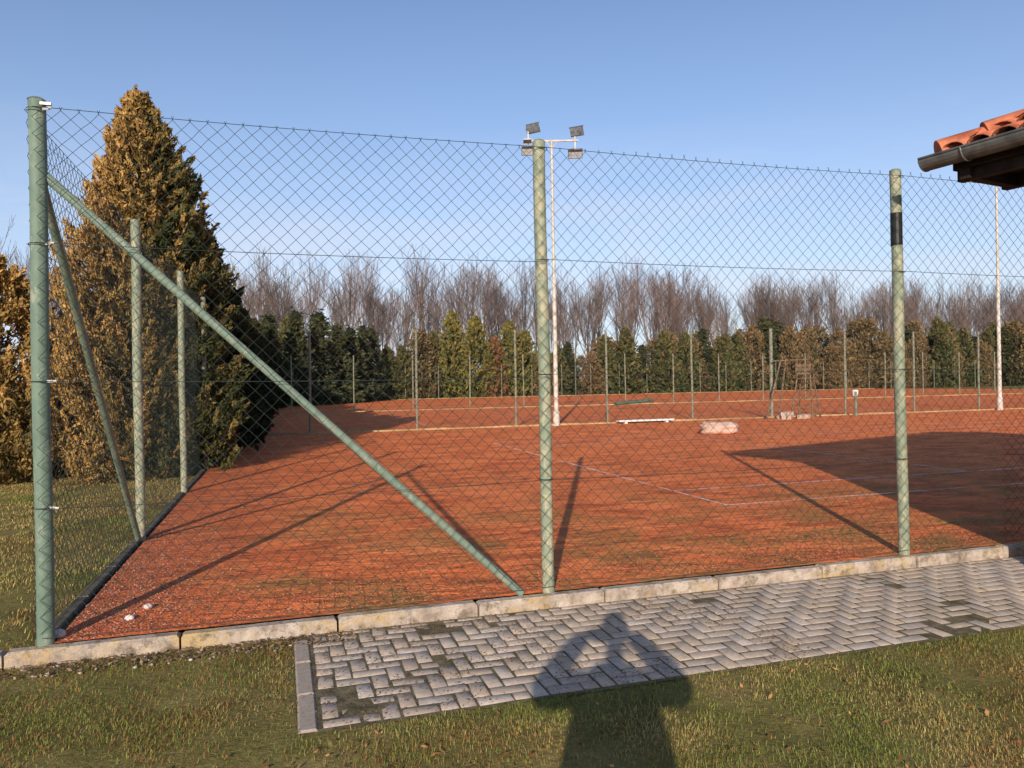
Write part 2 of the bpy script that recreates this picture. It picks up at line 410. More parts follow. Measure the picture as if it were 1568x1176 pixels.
# paved path : herringbone blocks
W=.1;V=[];F=[];C=[]
x0,y0,x1,y1=1.62,-1.60,16.0,-.14
nx=int((x1-x0)/W)+4;ny=int((y1-y0)/W)+4
for a_ in range(-2,nx):
    for b_ in range(-2,ny):
        k=(a_-b_)%4
        if k==0: sx_,sy_=2*W,W
        elif k==3: sx_,sy_=W,2*W
        else: continue
        X0=x0+a_*W;Y0=y0+b_*W;X1=X0+sx_;Y1=Y0+sy_
        X0=max(X0,x0);Y0=max(Y0,y0);Y1=min(Y1,y1)
        if X1-X0<.03 or Y1-Y0<.03 or X1>x1: continue
        g=.0035+random.random()*.005
        wear=min(1,max(0,(X0-2.4)/2.2))
        sink=.018*max(0,fbm(np.array([X0*1.3]),np.array([Y0*1.3]),5)[0]-.45)
        zt=GZ+.011+random.gauss(0,.0012)*(1-.5*wear)-sink; cxx,cyy=(X0+X1)/2,(Y0+Y1)/2
        hx,hy=(X1-X0)/2-g,(Y1-Y0)/2-g;an=random.gauss(0,.022);ca,sa=math.cos(an),math.sin(an)
        tk=.006*(1-.65*wear);tx,ty=random.gauss(0,tk),random.gauss(0,tk);bv=.004-.0018*wear
        cxx+=random.gauss(0,.0015);cyy+=random.gauss(0,.0015)
        base=len(V)
        for (zz,ins) in ((zt-.05,0),(zt-bv,0),(zt,.005)):
            for (ux,uy) in ((-1,-1),(1,-1),(1,1),(-1,1)):
                lx,ly=ux*(hx-ins),uy*(hy-ins)
                V.append((cxx+lx*ca-ly*sa,cyy+lx*sa+ly*ca,zz+lx*tx+ly*ty))
        for i in range(4):
            F.append((base+i,base+(i+1)%4,base+4+(i+1)%4,base+4+i));F.append((base+4+i,base+4+(i+1)%4,base+8+(i+1)%4,base+8+i))
        F.append((base+8,base+9,base+10,base+11))
        v=random.uniform(.82,1.12);w_=random.uniform(-.015,.03)
        Cb=(.60*v+w_,.49*v,.40*v-w_);Cd=(.22,.175,.12)
        C+= [Cd]*4+[tuple(.6*q+.4*d for q,d in zip(Cb,Cd))]*4+[Cb]*4
path=empty('paved_path')
mesh_obj('paving_blocks',V,np.array(F),m_attr,path,col=np.array(C))
mesh_obj('joint_bed',[(x0-.12,y0-.03,GZ+.006),(x1,y0-.03,GZ+.006),(x1,-.13,GZ+.006),(x0-.12,-.13,GZ+.006)],[(0,1,2,3)],m_joint,path)
mb=MB()
y=-1.62
for L in (.46,.5,.42): mb.box((1.555,y+L/2,GZ-.033),(.095,L-.012,.10),random.uniform(-.03,.03),bev=.010);y+=L
ed_=mb.obj('edging_stones',m_attr,path)
a=ed_.data.color_attributes.new('col','FLOAT_COLOR','POINT')
a.data.foreach_set('color',[.42,.35,.29,1]*len(ed_.data.vertices))

# ------------------------------------------------------------ grass
def grass(n,xr,yr,accept,hmin,hmax,w,seed,name,sbias=0.0):
    r=np.random.default_rng(seed)
    x=r.uniform(*xr,n);y=r.uniform(*yr,n)
    k=accept(x,y);x=x[k];y=y[k]
    dens=fbm(x*2.2,y*2.2,3);k=r.random(len(x))<np.clip((dens-.28)*3.2,0.12,1);x=x[k];y=y[k];n=len(x)
    patch=fbm(x*1.1+5,y*1.1,9);p2=fbm(x*5,y*5,14);p3=fbm(x*.9,y*.9,44)
    hgt=r.uniform(hmin,hmax,n)*(.5+.9*p2)
    an=r.uniform(0,6.28,n);ln=r.uniform(.2,1.9,n)
    dx=np.cos(an);dy=np.sin(an)
    b0=np.stack([x-dy*w,y+dx*w,np.full(n,GZ-.002)],1);b1=np.stack([x+dy*w,y-dx*w,np.full(n,GZ-.002)],1)
    mid=np.stack([x+dx*ln*hgt*.35,y+dy*ln*hgt*.35,GZ+hgt*.6],1)
    tp=np.stack([x+dx*ln*hgt,y+dy*ln*hgt,GZ+hgt*(1.0-.35*np.minimum(ln,1.5))],1)
    off=np.stack([-dy*w*.7,dx*w*.7,np.zeros(n)],1)
    V=np.stack([b0,b1,mid-off,mid+off,tp],1).reshape(-1,3)
    i=np.arange(n)*5
    F=np.concatenate([np.stack([i,i+1,i+2],1),np.stack([i,i+2,i+3],1),np.stack([i+3,i+2,i+4],1)])
    green=np.stack([.175+.08*r.random(n),.205+.08*r.random(n),.04+.02*r.random(n)],1)
    straw=np.stack([.40+.16*r.random(n),.30+.11*r.random(n),.10+.05*r.random(n)],1)
    rust=np.array([.32,.165,.055])
    s=np.clip((patch-.47)*5+r.normal(0,.34,n)+.32+sbias,0,1)[:,None]
    c=green*(1-s)+straw*s
    rs=(np.clip((p3-.46)*6,0,1)*(r.random(n)<.5))[:,None]
    c=c*(1-rs)+rust*rs
    c*= (.55+.65*r.random(n))[:,None]
    mesh_obj(name,V,F,m_blade,lawn,col=np.repeat(c,5,0))
lawn=empty('lawn_grass')
def acc_front(x,y):
    D=.293*(x-1.459)+.956*(y+5.425)
    on=(x>1.50+.03*np.sin(y*23))&(y>-1.60-.06*fbm(x*4,y*0,2)+.09*(fbm(x*3,y*0,19)-.4))
    edge=(y>-.17-.10*fbm(x*3,x*0,8))
    return (~on)&(D>1.7)&(~edge)&(~((x>6.9)&(y<-1.3)))
grass(480000,(-4.5,9),(-4.6,-.16),acc_front,.012,.034,.0016,1,'grass_front')
grass(120000,(-7,-.12),(-.3,11),lambda x,y:fbm(x*1.0,y*1.0,77)>.28,.02,.05,.003,2,'grass_side',.7)
grass(60000,(1.6,9),(-1.6,-.14),lambda x,y:(fbm(x*1.7,y*2.6,31)>.61)|(y>-.17)|(y<-1.56),.005,.014,.0014,3,'grass_path_tufts',.2)
def leaves(n,xr,yr,z,name,seed,acc=None,s0=.012,s1=.03,cols=((.30,.12,.04),(.42,.22,.08),(.18,.10,.05))):
    r=np.random.default_rng(seed);x=r.uniform(*xr,n);y=r.uniform(*yr,n)
    if acc is not None: k=acc(x,y);x=x[k];y=y[k];n=len(x)
    A=r.normal(0,1,(n,3));A[:,2]*=.35;A/=np.linalg.norm(A,axis=1,keepdims=True)
    B=np.cross(A,np.array([0,0,1.])+r.normal(0,.3,(n,3)));B/=np.linalg.norm(B,axis=1,keepdims=True)
    s=r.uniform(s0,s1,n)[:,None];c=np.stack([x,y,z+s[:,0]*.45],1)
    V=np.stack([c-A*s,c-A*s*.1+B*s*.5,c+A*s+np.array([0,0,.004]),c-A*s*.1-B*s*.5],1).reshape(-1,3)
    F=np.arange(4*n).reshape(n,4)
    cc=np.array(cols)[r.integers(0,len(cols),n)]*r.uniform(.6,1.3,n)[:,None]
    mesh_obj(name,V,F,m_blade,fallen,col=np.repeat(cc,4,0))
fallen=empty('fallen_leaves')
leaves(3400,(-4,8),(-4.4,-1.7),GZ+.010,'leaves_lawn',5,lambda x,y:fbm(x*1.5,y*1.5,61)>.42,.008,.022)
leaves(6000,(1.2,4.6),(-1.6,-.14),GZ+.010,'leaves_path',6,lambda x,y:fbm(x*2,y*2,41)+.22*np.exp(-(x-1.6))>.58,.003,.010,((.13,.07,.035),(.22,.12,.06),(.17,.13,.08)))
leaves(2200,(.1,9),(.02,4),.003,'leaves_court',8,lambda x,y:fbm(x*2,y*2,41)+ .3*np.exp(-y)>.55,.006,.016,((.5,.3,.15),(.2,.1,.04),(.12,.05,.02)))
leaves(2600,(-3,1.9),(-.36,-.14),GZ+.01,'leaves_kerb',9,None,.006,.02,((.14,.08,.05),(.3,.2,.12)))
import bmesh
def stones(n,xs,ys,z,name,seed,s0,s1,cols,parent=None):
    r=np.random.default_rng(seed)
    bmm=bmesh.new();bmesh.ops.create_icosphere(bmm,subdivisions=1,radius=1);bmm.verts.ensure_lookup_table()
    v0=np.array([v.co[:] for v in bmm.verts]);f0=np.array([[v.index for v in f.verts] for f in bmm.faces]);bmm.free()
    V=v0[None]*(1+r.normal(0,.15,(n,len(v0),1)))*r.uniform(s0,s1,(n,1,1))*np.array([1,1,.6])*r.uniform(.7,1.3,(n,1,3))
    V=V+np.stack([xs(r,n),ys(r,n),np.full(n,z)],1)[:,None]
    F=(f0[None]+(np.arange(n)*len(v0))[:,None,None]).reshape(-1,3)
    c=np.array(cols)[r.integers(0,len(cols),n)]*r.uniform(.7,1.2,n)[:,None]
    return mesh_obj(name,V.reshape(-1,3),F,m_blade,parent,col=np.repeat(c,len(v0),0))
claystone=((.42,.19,.13),(.5,.15,.07),(.38,.10,.05),(.30,.09,.05),(.2,.07,.04),(.50,.30,.23))
stones(4600,lambda r,n:.05+np.abs(r.normal(0,.45,n)),lambda r,n:np.abs(r.normal(0,2.2,n)),.000,'corner_gravel',3,.004,.010,claystone)
stones(4200,lambda r,n:r.uniform(.1,9,n),lambda r,n:np.abs(r.normal(0,.6,n))+.02,.001,'court_edge_grit',4,.004,.011,((.5,.17,.09),(.4,.11,.05),(.3,.15,.08)))
stones(30,lambda r,n:r.uniform(-.4,1.5,n),lambda r,n:r.uniform(-.42,-.16,n),GZ+.01,'kerb_pebbles',6,.008,.018,((.5,.45,.4),(.35,.28,.22)))
stones(3,lambda r,n:np.array([.42,.05,.5]),lambda r,n:np.array([.35,.12,.6]),.015,'broken_brick_pieces',12,.035,.05,((.7,.3,.2),(.75,.6,.55)))

# ------------------------------------------------------------ fences
def chainlink(name,o,d,length,z0,z1,cell,r,parent,n=3,seed=0,barb=True,amp=1.0):
    ni=int(length/(cell/2));nj=int((z1-z0)/(cell/2));rr=np.random.default_rng(seed)
    I,J=np.meshgrid(np.arange(ni+1),np.arange(nj+1),indexing='ij')
    d=np.array(d,float);nrm=np.array([-d[1],d[0],0])
    s=I*cell/2.;z=z0+J*(z1-z0)/nj
    s2=s+amp*(.045*(vnoise(s*1.3,z*1.1,seed)-.5)+rr.normal(0,.002,s.shape))
    z2=z+amp*(.055*(vnoise(s*.9,z*.8,seed+3)-.5)+rr.normal(0,.002,s.shape))-amp*.018*np.sin((s%3.39)/3.39*math.pi)*(z/z1)
    off=.03*(vnoise(s*.8,z*.9,seed+5)-.5)*amp
    P=np.array(o,float)[None,None]+s2[...,None]*d+off[...,None]*nrm+z2[...,None]*np.array([0,0,1.])
    ok=((I+J)%2==0)
    P0=[];P1=[]
    for di in (1,-1):
        i0=max(0,-di);i1=ni+1-max(0,di)
        m=ok[i0:i1,:-1];a=P[i0:i1,:-1][m];b_=P[i0+di:i1+di,1:][m]
        eps=nrm*.0022*di
        P0.append(a+eps);P1.append(b_+eps)
    if barb:
        top=P[:,-1][ok[:,-1]]
        for sg in (1,-1):
            P0.append(top-d*.004*sg);P1.append(top+np.array([0,0,.024])+d*.008*sg)
    P0=np.concatenate(P0);P1=np.concatenate(P1)
    V,F=prisms(P0,P1,r,r,n)
    return mesh_obj(name,V,F,m_wire,parent)
def wires(name,pts,parent,r=.0022,mat=None,sag=.015):
    P0=[];P1=[]
    for a,b_ in pts:
        a=np.array(a,float);b_=np.array(b_,float);k=8
        for i in range(k):
            t0,t1=i/k,(i+1)/k
            P0.append(a+(b_-a)*t0-[0,0,sag*4*t0*(1-t0)]);P1.append(a+(b_-a)*t1-[0,0,sag*4*t1*(1-t1)])
    V,F=prisms(P0,P1,r,r,5);return mesh_obj(name,V,F,mat or m_wire,parent)
def post(name,x,y,H,r,mat,parent,tilt=(0,0),z0=-.15,cap=True):
    m=MB();k=10
    for i in range(k):
        t0,t1=i/k,(i+1)/k
        f=lambda t:(x+tilt[0]*t+.004*math.sin(t*9+x),y+tilt[1]*t,z0+(H-z0)*t)
        m.tube(f(t0),f(t1),r,r,16,False)
    m.tube((x+tilt[0],y+tilt[1],H-.001),(x+tilt[0],y+tilt[1],H+.012),r*1.05,r*.7,16)
    o=m.obj(name,mat,parent);autosmooth(o);return o
HF=3.44;SP=3.39
ff=empty('chain_link_fence')
post('corner_post',0,0,HF+.01,.051,m_postg,ff,(0,.02))
post('post_1',SP,0,HF,.047,m_post,ff,(-.02,0))
post('post_2',SP*2,0,HF,.047,m_post,ff,(-.03,0))
post('post_3',SP*3,0,HF,.047,m_post,ff)
post('post_4',SP*4,0,HF,.047,m_post,ff)
chainlink('wire_mesh',(.0,-.062,0),(1,0,0),SP*4,.05,3.38,.108,.0018,ff,seed=1)
lv=(.05,.86,1.66,2.53,3.38)
wires('tension_wires',[((SP*i,-.066,z),(SP*(i+1),-.066,z-(.02 if i==0 and 1<z<3 else 0))) for i in range(4) for z in lv],ff,.0024)
m=MB();
m.tube((.03,.035,2.98),(3.17,.0,.0),.030,.030,14);o=m.obj('diagonal_brace',m_brace,ff);autosmooth(o)
m=MB();m.tube((-.0,.05,2.98),(-.0,3.25,.02),.030,.030,14);o=m.obj('side_brace',m_brace,ff);autosmooth(o)
m=MB();m.tube((SP*2-.025,0,2.77),(SP*2-.025,0,3.06),.0495,.0495,16);m.obj('black_tape_band',m_tape,ff)
m=MB()
for z in lv[1:]:
    m.box((.065,-.035,z),(.055,.006,.016),-.5); m.tube((.085,-.062,z),(.105,-.062,z),.008,.008,8)
m.box((.04,-.01,3.42),(.10,.025,.016));m.obj('tension_clips',m_steel,ff)
m=MB()
for i in (0,1,2):
    for z in lv[1:]:
        V,F=prisms([(SP*i-.01*(i>0),0,z-.003)],[(SP*i-.01*(i>0),0,z+.003)],.054,.054,16);m.add(V,F)
m.obj('tie_wires',m_wire,ff)

sf=empty('chain_link_fence')
ys=[3.36,7.05]+[7.05+3.5*i for i in range(1,13)]
for i,y in enumerate(ys): post('post_%d'%(i+1),0,y,HF-.05,.047,m_post if i<2 else m_postfar,sf,(0,0))
chainlink('wire_mesh',(-.060,0,0),(0,1,0),21,.05,3.36,.108,.0019,sf,seed=2)
ally=[0]+ys
wires('tension_wires',[((-.064,ally[i],z),(-.064,ally[i+1],z)) for i in range(len(ally)-1) for z in lv],sf,.0022)
nv=[];nf=[]
ny_=90
for i in range(ny_+1):
    y=11.2+i*.32
    for z in (.05,.8,1.6,2.45): nv.append((.07+.03*math.sin(i*.9+z*2)+.02*math.sin(i*.37),y,z-.05*abs(math.sin(i*.28))*(z>2.3)))
for i in range(ny_):
    for j in range(3): a=i*4+j;nf.append((a,a+4,a+5,a+1))
mesh_obj('windscreen_net',nv,nf,m_net,sf,True)

bf=empty('chain_link_fence')
xs=[-.05+.0,2.35]+[5.95+3.62*i for i in range(0,20)]
for i,x in enumerate(xs): post('post_%d'%(i+1),x,20.6,3.5+(.1 if i==6 else 0),.043 if i!=6 else .07,m_postfar,bf,(random.uniform(-.03,.03),0))
chainlink('wire_mesh',(0,20.54,0),(1,0,0),45,.06,3.4,.13,.0016,bf,seed=3,barb=False)
wires('tension_wires',[((xs[i],20.53,z),(xs[i+1],20.53,z)) for i in range(len(xs)-1) for z in lv],bf,.003)
for yy,x0_,n_,h_ in ((40.7,2,20,3.4),(75.3,7,26,3.6)):
    f=empty('chain_link_fence')
    for i in range(n_): post('post_%d'%(i+1),x0_+3.6*i,yy,h_,.04,m_postfar,f,(random.uniform(-.04,.04),0))
    wires('tension_wires',[((x0_,yy,z),(x0_+3.6*(n_-1),yy,z)) for z in (.1,.9,1.7,2.5,3.3)],f,.004,sag=0)

# ------------------------------------------------------------ light poles
def flood(parent,x,y,z,tilt,side):
    m=MB();M=Matrix.Rotation(side,3,'Z')@Matrix.Rotation(tilt,3,'X')
    w,h,d=.26,.17,.16
    P=[(-w,-d,-h),(w,-d,-h),(w,-d,h),(-w,-d,h),(-w*.55,d,-h*.5),(w*.55,d,-h*.5),(w*.55,d,h*.5),(-w*.55,d,h*.5)]
    P=[M@Vector(p)+Vector((x,y,z)) for p in P]
    m.add(P,[(0,1,2,3),(4,7,6,5),(0,4,5,1),(1,5,6,2),(2,6,7,3),(3,7,4,0)])
    c=M@Vector((0,-d-.02,h+.005))+Vector((x,y,z));m.box(c,(w*2.1,.14,.012),M=M)
    o=m.obj('floodlight_housing',m_lampgrey,parent)
    g=MB();c=M@Vector((0,-d-.006,0))+Vector((x,y,z));g.box(c,(w*1.8,.008,h*1.7),M=M);g.obj('floodlight_glass',m_glass,parent)
def light_pole(x,y,H,az):
    e=empty('floodlight_pole',(x,y,0));e.rotation_euler[2]=az
    m=MB();m.tube((0,0,-.2),(0,0,.55),.12,.12,16);m.tube((0,0,.55),(0,0,H*.5),.085,.07,16,False);m.tube((0,0,H*.5),(0,0,H),.058,.045,16)
    m.tube((0,0,H*.5-.06),(0,0,H*.5+.06),.09,.09,16)
    o=m.obj('pole_shaft',m_polewhite,e);autosmooth(o)
    m=MB();m.box((0,0,H-.03),(1.95,.06,.06));m.box((-.85,0,H+.15),(.04,.05,.4));m.box((.85,0,H+.1),(.04,.05,.35))
    m.box((-.85,0,H-.2),(.04,.05,.35));m.box((.85,0,H-.25),(.04,.05,.4))
    m.tube((-.2,0,H-.03),(0,0,H-.35),.018,.018,6);m.tube((.2,0,H-.03),(0,0,H-.35),.018,.018,6)
    m.box((-.88,-.1,H-.05),(.3,.45,.03))
    m.obj('cross_arm',m_polewhite,e)
    flood(e,-.72,.05,H+.42,math.radians(-28),2.6);flood(e,.88,.05,H+.28,math.radians(-28),2.7)
    flood(e,-.85,-.08,H-.36,math.radians(32),.05);flood(e,.85,-.08,H-.50,math.radians(32),-.1)
light_pole(11.0,20.25,10.4,math.radians(-17))
light_pole(32.1,20.25,11.9,math.radians(-17))

# ------------------------------------------------------------ things on the court
m=MB();m.box((14.55,20.15,.10),(2.3,.26,.06));m.box((13.7,20.15,.04),(.1,.2,.08));m.box((15.4,20.15,.04),(.1,.2,.08))
m.obj('low_white_bench',m_white)
def sack(parent,c,d,rz,seed):
    bmm=bmesh.new();bmesh.ops.create_icosphere(bmm,subdivisions=4,radius=1)
    V=[];
    for v in bmm.verts:
        p=v.co.copy();q=Vector((math.copysign(abs(p.x)**.6,p.x),math.copysign(abs(p.y)**.7,p.y),math.copysign(abs(p.z)**.75,p.z)))
        k=1+.16*(vnoise(np.array([q.x*2+seed+9]),np.array([q.y*2+q.z*3+9]),seed)[0]-.5)*2+.05*(vnoise(np.array([q.x*7+seed+9]),np.array([q.y*7+q.z*6+9]),seed)[0]-.5)*2
        V.append(Vector((q.x*d[0]*k,q.y*d[1]*k,q.z*d[2]*k)))
    F=[tuple(v.index for v in f.verts) for f in bmm.faces];bmm.free()
    M=Matrix.Rotation(rz,3,'Z')
    return mesh_obj('sack',[M@v+Vector(c) for v in V],F,m_sack,parent,True)
sp=empty('sandbag')
sack(sp,(13.55,13.6,.17),(.55,.28,.19),-.25,1);sack(sp,(13.3,13.67,.26),(.24,.2,.12),-.5,3)
m=MB()
for i in range(10): m.box((19.6+random.uniform(0,1.7),19.4+random.uniform(-.3,.3),.07+(.14 if i>7 else 0)),(random.uniform(.2,.4),.18,.15),random.uniform(0,3),bev=.02)
m.obj('concrete_block_pile',m_block)
def umpire_chair(x,y,rz):
    e=empty('umpire_chair',(x,y,0));e.rotation_euler[2]=rz
    m=MB()
    for sx_ in (-1,1):
        for sy_ in (-1,1): m.tube((sx_*.42,sy_*.55,0),(sx_*.26,sy_*.22,1.55),.035,.03,6)
    for i in range(5):
        t=(i+.6)/5.2;m.tube((-.42+.16*t,-.55+.33*t,1.55*t),(.42-.16*t,-.55+.33*t,1.55*t),.022,.022,6)
    m.tube((-.38,.47,.4),(.38,.47,.4),.022,.022,6)
    for sx_ in (-1,1):
        m.tube((sx_*.36,-.42,.5),(sx_*.36,.42,.5),.02,.02,6);m.tube((sx_*.26,.24,1.55),(sx_*.27,.32,2.15),.026,.026,6);m.tube((sx_*.27,-.2,1.55),(sx_*.27,-.22,1.8),.022,.022,6)
        m.box((sx_*.28,.03,1.82),(.07,.58,.03))
    m.obj('frame',m_wood,e)
    m=MB();
    for k in range(4): m.box((0,-.18+k*.125,1.57),(.58,.11,.03))
    for k in range(3): m.box((0,.29+.012*k,1.78+k*.15),(.58,.025,.11))
    m.obj('seat_and_back',m_wood,e)
umpire_chair(21.6,20.0,2.2)
m=MB();m.tube((19.7,19.9,.05),(20.6,20.2,2.3),.045,.03,8);m.tube((20.1,19.7,.05),(21.0,20.4,2.35),.035,.03,8);m.tube((20.3,20.3,2.28),(22.2,20.5,2.34),.035,.03,8)
m.obj('leaning_timber_poles',m_wood)
m=MB();m.tube((23.7,19.6,0),(23.7,19.6,1.0),.05,.05,10);m.obj('net_post',m_postg)
m=MB();m.tube((24.3,20.3,.8),(24.3,20.3,1.05),.10,.13,14);m.tube((24.3,20.3,0),(24.3,20.3,.8),.03,.03,8);m.obj('white_bucket_on_stake',m_white)
m=MB();m.tube((19.5,33.5,.3),(22.2,34.2,.45),.10,.10,10);m.tube((19.7,33.55,0),(19.7,33.55,.3),.03,.03,6);m.tube((22,34.15,0),(22,34.15,.4),.03,.03,6);m.obj('rolled_tennis_net',simple('green_net_roll',(.05,.09,.06),(.11,.16,.12),5,.8))

# ------------------------------------------------------------ club house
bx0,by1=6.66,-.58;bw=9.4;ez=3.37;sl=.49
bh=empty('club_house')
cx_,cy_=bx0+bw/2,by1-bw/2
m=MB();ov=.66
wx0,wx1,wy0,wy1=bx0+ov,bx0+bw-ov,by1-bw+ov,by1-ov
m.box(((wx0+wx1)/2,(wy0+wy1)/2,(ez-.12+GZ-.1)/2),(wx1-wx0,wy1-wy0,ez-.12-(GZ-.1)));m.obj('walls',m_plaster,bh)
m=MB();m.box(((wx0+wx1)/2,(wy0+wy1)/2,GZ+.1),(wx1-wx0+.05,wy1-wy0+.05,.4));m.obj('plinth',m_kerb,bh)
m=MB();g=MB()
for yy,w,z,h in ((-3.2,1.4,1.5,1.2),(-5.6,1.0,.95,2.1),(-7.9,1.4,1.5,1.2)):
    X=wx0-.012
    for dy in ((-w/2,w/2,0) if w>1.2 else (-w/2,w/2)): m.box((X,yy+dy,z),(.06,.07,h))
    for dz in (-h/2,h/2): m.box((X,yy,z+dz),(.065,w+.07,.07))
    g.box((X+.005,yy,z),(.02,w,h))
m.obj('window_frames',m_frame,bh);g.obj('window_panes',m_pane,bh)
m=MB();m.box((cx_,cy_,ez-.075),(bw-.16,bw-.16,.025))
n=int(bw/.6)
for i in range(n+1):
    t=-bw/2+.15+i*(bw-.3)/n
    m.box((bx0+.42,cy_+t,ez-.14),(.72,.08,.10));m.box((bx0+bw-.42,cy_+t,ez-.14),(.72,.08,.10))
    m.box((cx_+t,by1-.42,ez-.142),(.08,.72,.10));m.box((cx_+t,by1-bw+.42,ez-.142),(.08,.72,.10))
for a in range(4):
    M=Matrix.Rotation(a*math.pi/2,3,'Z');c=M@Vector((-bw/2+.07,0,0))
    m.box((cx_+c.x,cy_+c.y,ez-.03),(.03,bw-.12,.15),M=M)
m.obj('soffit_and_fascia',m_darkwood,bh)
ap=(cx_,cy_,ez+sl*bw/2)
e_=.04
P=[(bx0+e_,by1-bw+e_,ez+.0),(bx0+bw-e_,by1-bw+e_,ez),(bx0+bw-e_,by1-e_,ez),(bx0+e_,by1-e_,ez),ap]
mesh_obj('roof_deck',P,[(0,1,4),(1,2,4),(2,3,4),(3,0,4)],m_darkwood,bh)
V=[];F=[]
hyp=math.sqrt(1+sl*sl);row=.30;tw=.19
def tilearc(M,s0,s1,t0,r0,r1,lift0,lift1):
    k=6;b0=len(V)
    for (s,r,l) in ((s0,r0,lift0),(s1,r1,lift1)):
        for th in range(k+1):
            a=math.pi*th/k
            for rr_ in (r,r-.014):
                y=t0+math.cos(a)*rr_;hh=math.sin(a)*rr_*.62
                nx_,nz_=-sl/hyp,1/hyp
                px=-bw/2+s/hyp+nx_*(hh+l);pz=s*sl/hyp+nz_*(hh+l)
                p=M@Vector((px,y,0));V.append((cx_+p.x,cy_+p.y,ez+.01+pz))
    w=2*(k+1)
    for th in range(k):
        a=b0+2*th
        F.append((a,a+2,a+2+w,a+w));F.append((a+1,a+1+w,a+3+w,a+3));F.append((a,a+1,a+3,a+2));F.append((a+w,a+2+w,a+3+w,a+1+w))
for a in range(4):
    M=Matrix.Rotation(a*math.pi/2,3,'Z')
    nr=int(bw/2*hyp/row)
    for i in range(nr):
        s0=i*row-.05;half=bw/2-max(0,s0)/hyp-.05
        nt_=int(2*half/tw)
        for j in range(nt_):
            t=-half+(j+.5)*2*half/nt_
            tilearc(M,s0,s0+row+.05,t+random.uniform(-.006,.006),.098,.085,.045+random.uniform(0,.008),.012)
mesh_obj('roof_tiles',V,np.array(F),m_tile,bh)
m=MB()
for cx0,cy0 in ((bx0,by1),(bx0,by1-bw),(bx0+bw,by1),(bx0+bw,by1-bw)):
    a=Vector((cx0,cy0,ez+.03));b_=Vector(ap)+Vector((0,0,.05));L=(b_-a).length;n=int(L/.34);d=(b_-a)/n
    for i in range(n):
        p=a+d*i-d*.06+Vector((0,0,.024));q=a+d*(i+1)
        m.tube(p,q,.11+random.uniform(-.006,.006),.09,14)
o=m.obj('hip_cap_tiles',m_tile,bh);autosmooth(o)
V=[];F=[];k=10;R=.092;gx=bx0-.06;gz=ez+.01
ysg=[by1+.10]+[by1-.2-i*1.0 for i in range(10)]
for y in ysg:
    for th in range(k+1):
        a=math.pi+math.pi*th/k
        for r_ in (R,R-.006): V.append((gx+math.cos(a)*r_,y,gz+math.sin(a)*r_))
w=2*(k+1)
for i in range(len(ysg)-1):
    for th in range(k):
        a=i*w+2*th
        F.append((a,a+2,a+2+w,a+w));F.append((a+1,a+1+w,a+3+w,a+3))
    a=i*w;F.append((a,a+w,a+w+1,a+1));a=i*w+2*k;F.append((a,a+1,a+w+1,a+w))
mesh_obj('gutter',V,F,m_zinc,bh,False)
m=MB()
pts=[(gx+math.cos(math.pi+math.pi*t/k)*(R+.004),by1+.104,gz+math.sin(math.pi+math.pi*t/k)*(R+.004)) for t in range(k+1)]
pts2=[(p[0],p[1]-.012,p[2]) for p in pts]
m.add(pts+pts2,[tuple(range(k+1)),tuple(range(k+1,2*k+2))[::-1]]+[(i,i+k+1,i+k+2,i+1) for i in range(k)])
for y in (by1-.25,by1-1.0,by1-1.75,by1-2.5):
    for t in range(k):
        a0=math.pi+math.pi*t/k;a1=math.pi+math.pi*(t+1)/k
        m.tube((gx+math.cos(a0)*(R+.004),y,gz+math.sin(a0)*(R+.004)),(gx+math.cos(a1)*(R+.004),y,gz+math.sin(a1)*(R+.004)),.008,.008,5,False)
m.tube((gx-R,by1+.1,gz),(gx-R,by1-9,gz),.010,.010,8)
m.obj('gutter_end_and_brackets',m_zinc,bh)
m=MB();m.tube((gx+.02,by1-8.9,gz-.05),(wx0-.06,by1-8.6,gz-.5),.04,.04,10);m.tube((wx0-.06,by1-8.6,gz-.5),(wx0-.06,by1-8.6,GZ),.04,.04,10);m.obj('downpipe',m_zinc,bh)
# the club house stands slightly skewed to the court
Rz=Matrix.Rotation(math.radians(10),3,'Z');cc=Vector((bx0,by1,0))
bh.rotation_euler[2]=math.radians(10);bh.location=cc-Rz@cc

# ------------------------------------------------------------ camera
CX,CY,CZ=1.459,-5.425,1.6
yaw=math.radians(17.05)
cam=bpy.data.cameras.new('camera');co=bpy.data.objects.new('camera',cam);link(co)
M=Matrix.Rotation(-yaw,4,'Z')@Matrix.Rotation(math.radians(90-.1),4,'X')@Matrix.Rotation(math.radians(-1.0),4,'Z')
co.matrix_world=Matrix.Translation((CX,CY,CZ))@M
cam.sensor_width=36;cam.lens=26.4;cam.clip_start=.02;cam.clip_end=3000
sc.camera=co

# ------------------------------------------------------------ photographer (casts the shadow in the foreground)
fw=Vector((math.sin(yaw),math.cos(yaw),0))
ph=empty('photographer',Vector((CX,CY,GZ))-fw*.36);ph.rotation_euler[2]=-yaw
def skin(name,verts,edges,rad,mat,root=0,sub=2):
    me=bpy.data.meshes.new(name);me.from_pydata(verts,edges,[]);me.update()
    o=bpy.data.objects.new(name,me);link(o,ph)
    sk=o.modifiers.new('skin','SKIN');sk.use_smooth_shade=True
    lay=me.skin_vertices[0] if me.skin_vertices else None
    if lay is None:
        bpy.context.view_layer.objects.active=o;o.select_set(True);bpy.ops.mesh.customdata_skin_add();lay=me.skin_vertices[0];o.select_set(False)
    for i,r in enumerate(rad):
        r=(r,r) if not isinstance(r,tuple) else r
        lay.data[i].radius=r
        lay.data[i].use_root=(i==root)
    s=o.modifiers.new('sub','SUBSURF');s.levels=sub;s.render_levels=sub
    me.materials.append(mat);return o
m_cloth,nt,b=newmat('jacket_and_trousers',.9,.2)
